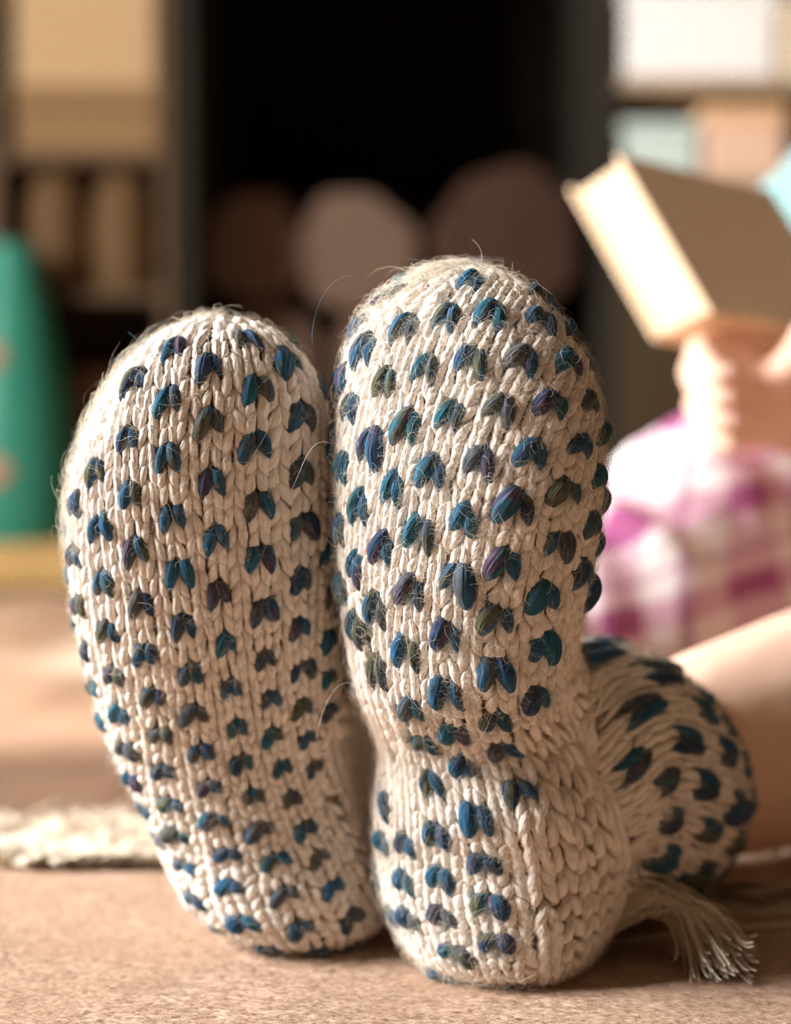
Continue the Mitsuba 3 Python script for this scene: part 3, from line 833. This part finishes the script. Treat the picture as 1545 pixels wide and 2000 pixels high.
# left hand: palm behind the book's lower corner, fingers in front
palm = [((.238, .52, .232), .024), ((.222, .507, .240), .026), ((.205, .500, .250), .022)]
body.append(palm)
body.append([((.232, .512, .222), .022), ((.206, .492, .226), .020)])
for base, knuckle, mid, tip in (((.204, .496, .258), (.192, .476, .262), (.190, .459, .256), (.198, .449, .248)),
                                ((.201, .490, .244), (.189, .470, .246), (.188, .452, .240), (.197, .441, .233)),
                                ((.201, .487, .230), (.190, .468, .230), (.190, .451, .225), (.199, .442, .219)),
                                ((.205, .486, .217), (.197, .469, .215), (.198, .456, .211), (.205, .449, .207))):
    body.append([(base, .0105), (knuckle, .0098), (mid, .0088), (tip, .0078)])
body.append([((.236, .500, .240), .014), ((.246, .478, .250), .0115), ((.250, .458, .262), .0098), ((.251, .446, .272), .0085)])   # thumb
# right hand at the other edge of the book, outside the frame
body.append([((.44, .545, .275), .024), ((.418, .530, .285), .024), ((.405, .520, .290), .020)])
for k in range(4):
    z = .305 - .014 * k
    body.append([((.405, .515, z), .0105), ((.396, .497, z + .002), .0098), ((.388, .484, z), .0088), ((.377, .477, z - .004), .0078)])
body.append([((.43, .520, .300), .013), ((.415, .497, .318), .011), ((.400, .486, .325), .009)])
bm = blob(body, .011, 14)
part(person, 'body', bm, 'skin', True)
for p, d in (((.203, .4415, .249), (0, -1, 0)), ((.202, .4335, .233), (0, -1, 0)), ((.204, .4345, .219), (0, -1, 0))):
    e = trimesh.creation.icosphere(2, 1)
    e.apply_scale((.004, .0012, .0048))
    e.apply_translation(p)
    part(person, 'fingernail', e, 'nail', True)
for s in (-1, 1):
    e = trimesh.creation.icosphere(2, .011)
    e.apply_translation((.48 + s * .032, .915, .735))
    part(person, 'eye', e, 'white_card', True)
m = trimesh.creation.icosphere(3, 1)
m.apply_scale((.026, .008, .007))
m.apply_translation((.48, .893, .664))
part(person, 'lips', m, 'pink_card', True)
hair = blob([[((.48, 1.0, .745), .088), ((.48, 1.03, .70), .08), ((.48, 1.06, .60), .05), ((.48, 1.085, .48), .03)], [((.43, 1.01, .74), .05), ((.53, 1.01, .74), .05)]], .012, 10)
part(person, 'hair', hair, 'hair_brown', True)

shirt = blob([[((.48, .97, .20), .125), ((.50, .99, .30), .115), ((.51, 1.0, .41), .115), ((.51, 1.01, .49), .085), ((.50, 1.01, .535), .064)],
              [((.45, .98, .46), .066), ((.58, .985, .46), .066)],
              [((.44, .96, .455), .068), ((.352, .84, .372), .062), ((.340, .745, .285), .060)],
              [((.54, .97, .485), .068), ((.60, .85, .36), .060), ((.595, .75, .26), .058)]], .014, 10)
v = np.array(shirt.vertices)
nn = np.array(shirt.vertex_normals)
shirt.vertices = v + nn * (.006 * (meshkit.noise(v * 22, 3) - .5) + .003 * (meshkit.noise(v * 60, 5) - .5))[:, None]
part(person, 'shirt', shirt, 'aqua_cotton', True, label='light aqua shirt')

shorts = blob([[((.125, .49, .088), .076), ((.205, .575, .120), .080)],
               [((.205, .575, .128), .082), ((.24, .63, .142), .090), ((.31, .78, .142), .105), ((.37, .94, .145), .120)],
               [((.50, .62, .13), .088), ((.53, .78, .135), .105), ((.53, .94, .145), .120)],
               [((.37, .94, .145), .120), ((.53, .94, .145), .120)],
               [((.20, .57, .10), .075), ((.36, .66, .085), .065), ((.47, .70, .10), .070)],
               [((.225, .585, .178), .045), ((.36, .66, .155), .06), ((.47, .70, .14), .070)],
               [((.38, .96, .20), .115), ((.52, .96, .20), .115), ((.45, .97, .26), .118)]], .009, 12)
v = np.array(shorts.vertices)
nn = np.array(shorts.vertex_normals)
fold = np.sin((v[:, 0] * 40 + v[:, 1] * 26 + 4 * meshkit.noise(v * 12, 6)) * 1.6)
shorts.vertices = v + nn * (.0045 * fold + .012 * (meshkit.noise(v * 16, 2) - .5))[:, None]
ax = V3(.30, .80, .03)
ax /= np.linalg.norm(ax)
rel = v - V3(.20, .57, .125)
along = rel @ ax
around = np.arctan2(rel[:, 2], rel @ np.cross(ax, [0, 0, 1.0]))
part(person, 'shorts', shorts, 'plaid_cotton', True, label='pink, purple and white plaid shorts', uv=np.stack([(v[:, 0] * .85 + v[:, 2] * .12 - v[:, 1] * .3) * 16.5 + .2, (v[:, 2] * 1.0 + v[:, 0] * -.18) * 18.0 + .15], 1))

# ------------------------------------------------------------------ the book in the person's hands
book = thing('book', 'thick tan book held up in the hands of the person', 'book')
A = V3(.1430, .500, .3885)
e_long, e_thick, e_wide = V3(.050, -.050, -.103), V3(-.025, .060, -.013), V3(.110, .060, -.015)


def slab(o, a, b, c, r=.0012):
    pts = [o + i * a + j * b + k * c for i in (0, 1) for j in (0, 1) for k in (0, 1)]
    return tri(m3.Manifold.batch_hull([m3.Manifold.sphere(r, 8).translate(tuple(map(float, p))) for p in pts]))


part(book, 'cover', slab(A, e_long, e_wide, e_thick * .04), 'book_cover', 30, label='tan cover board that faces up')
part(book, 'cover', slab(A + e_thick * .96, e_long, e_wide, e_thick * .04), 'book_cover', 30, label='tan cover board underneath')
part(book, 'spine', slab(A + e_wide * .985, e_long, e_wide * .015, e_thick), 'book_cover', 30)
part(book, 'pages', slab(A + e_wide * .03 + e_long * .025 + e_thick * .07, e_long * .95, e_wide * .945, e_thick * .86, .0006), 'book_paper', 30)
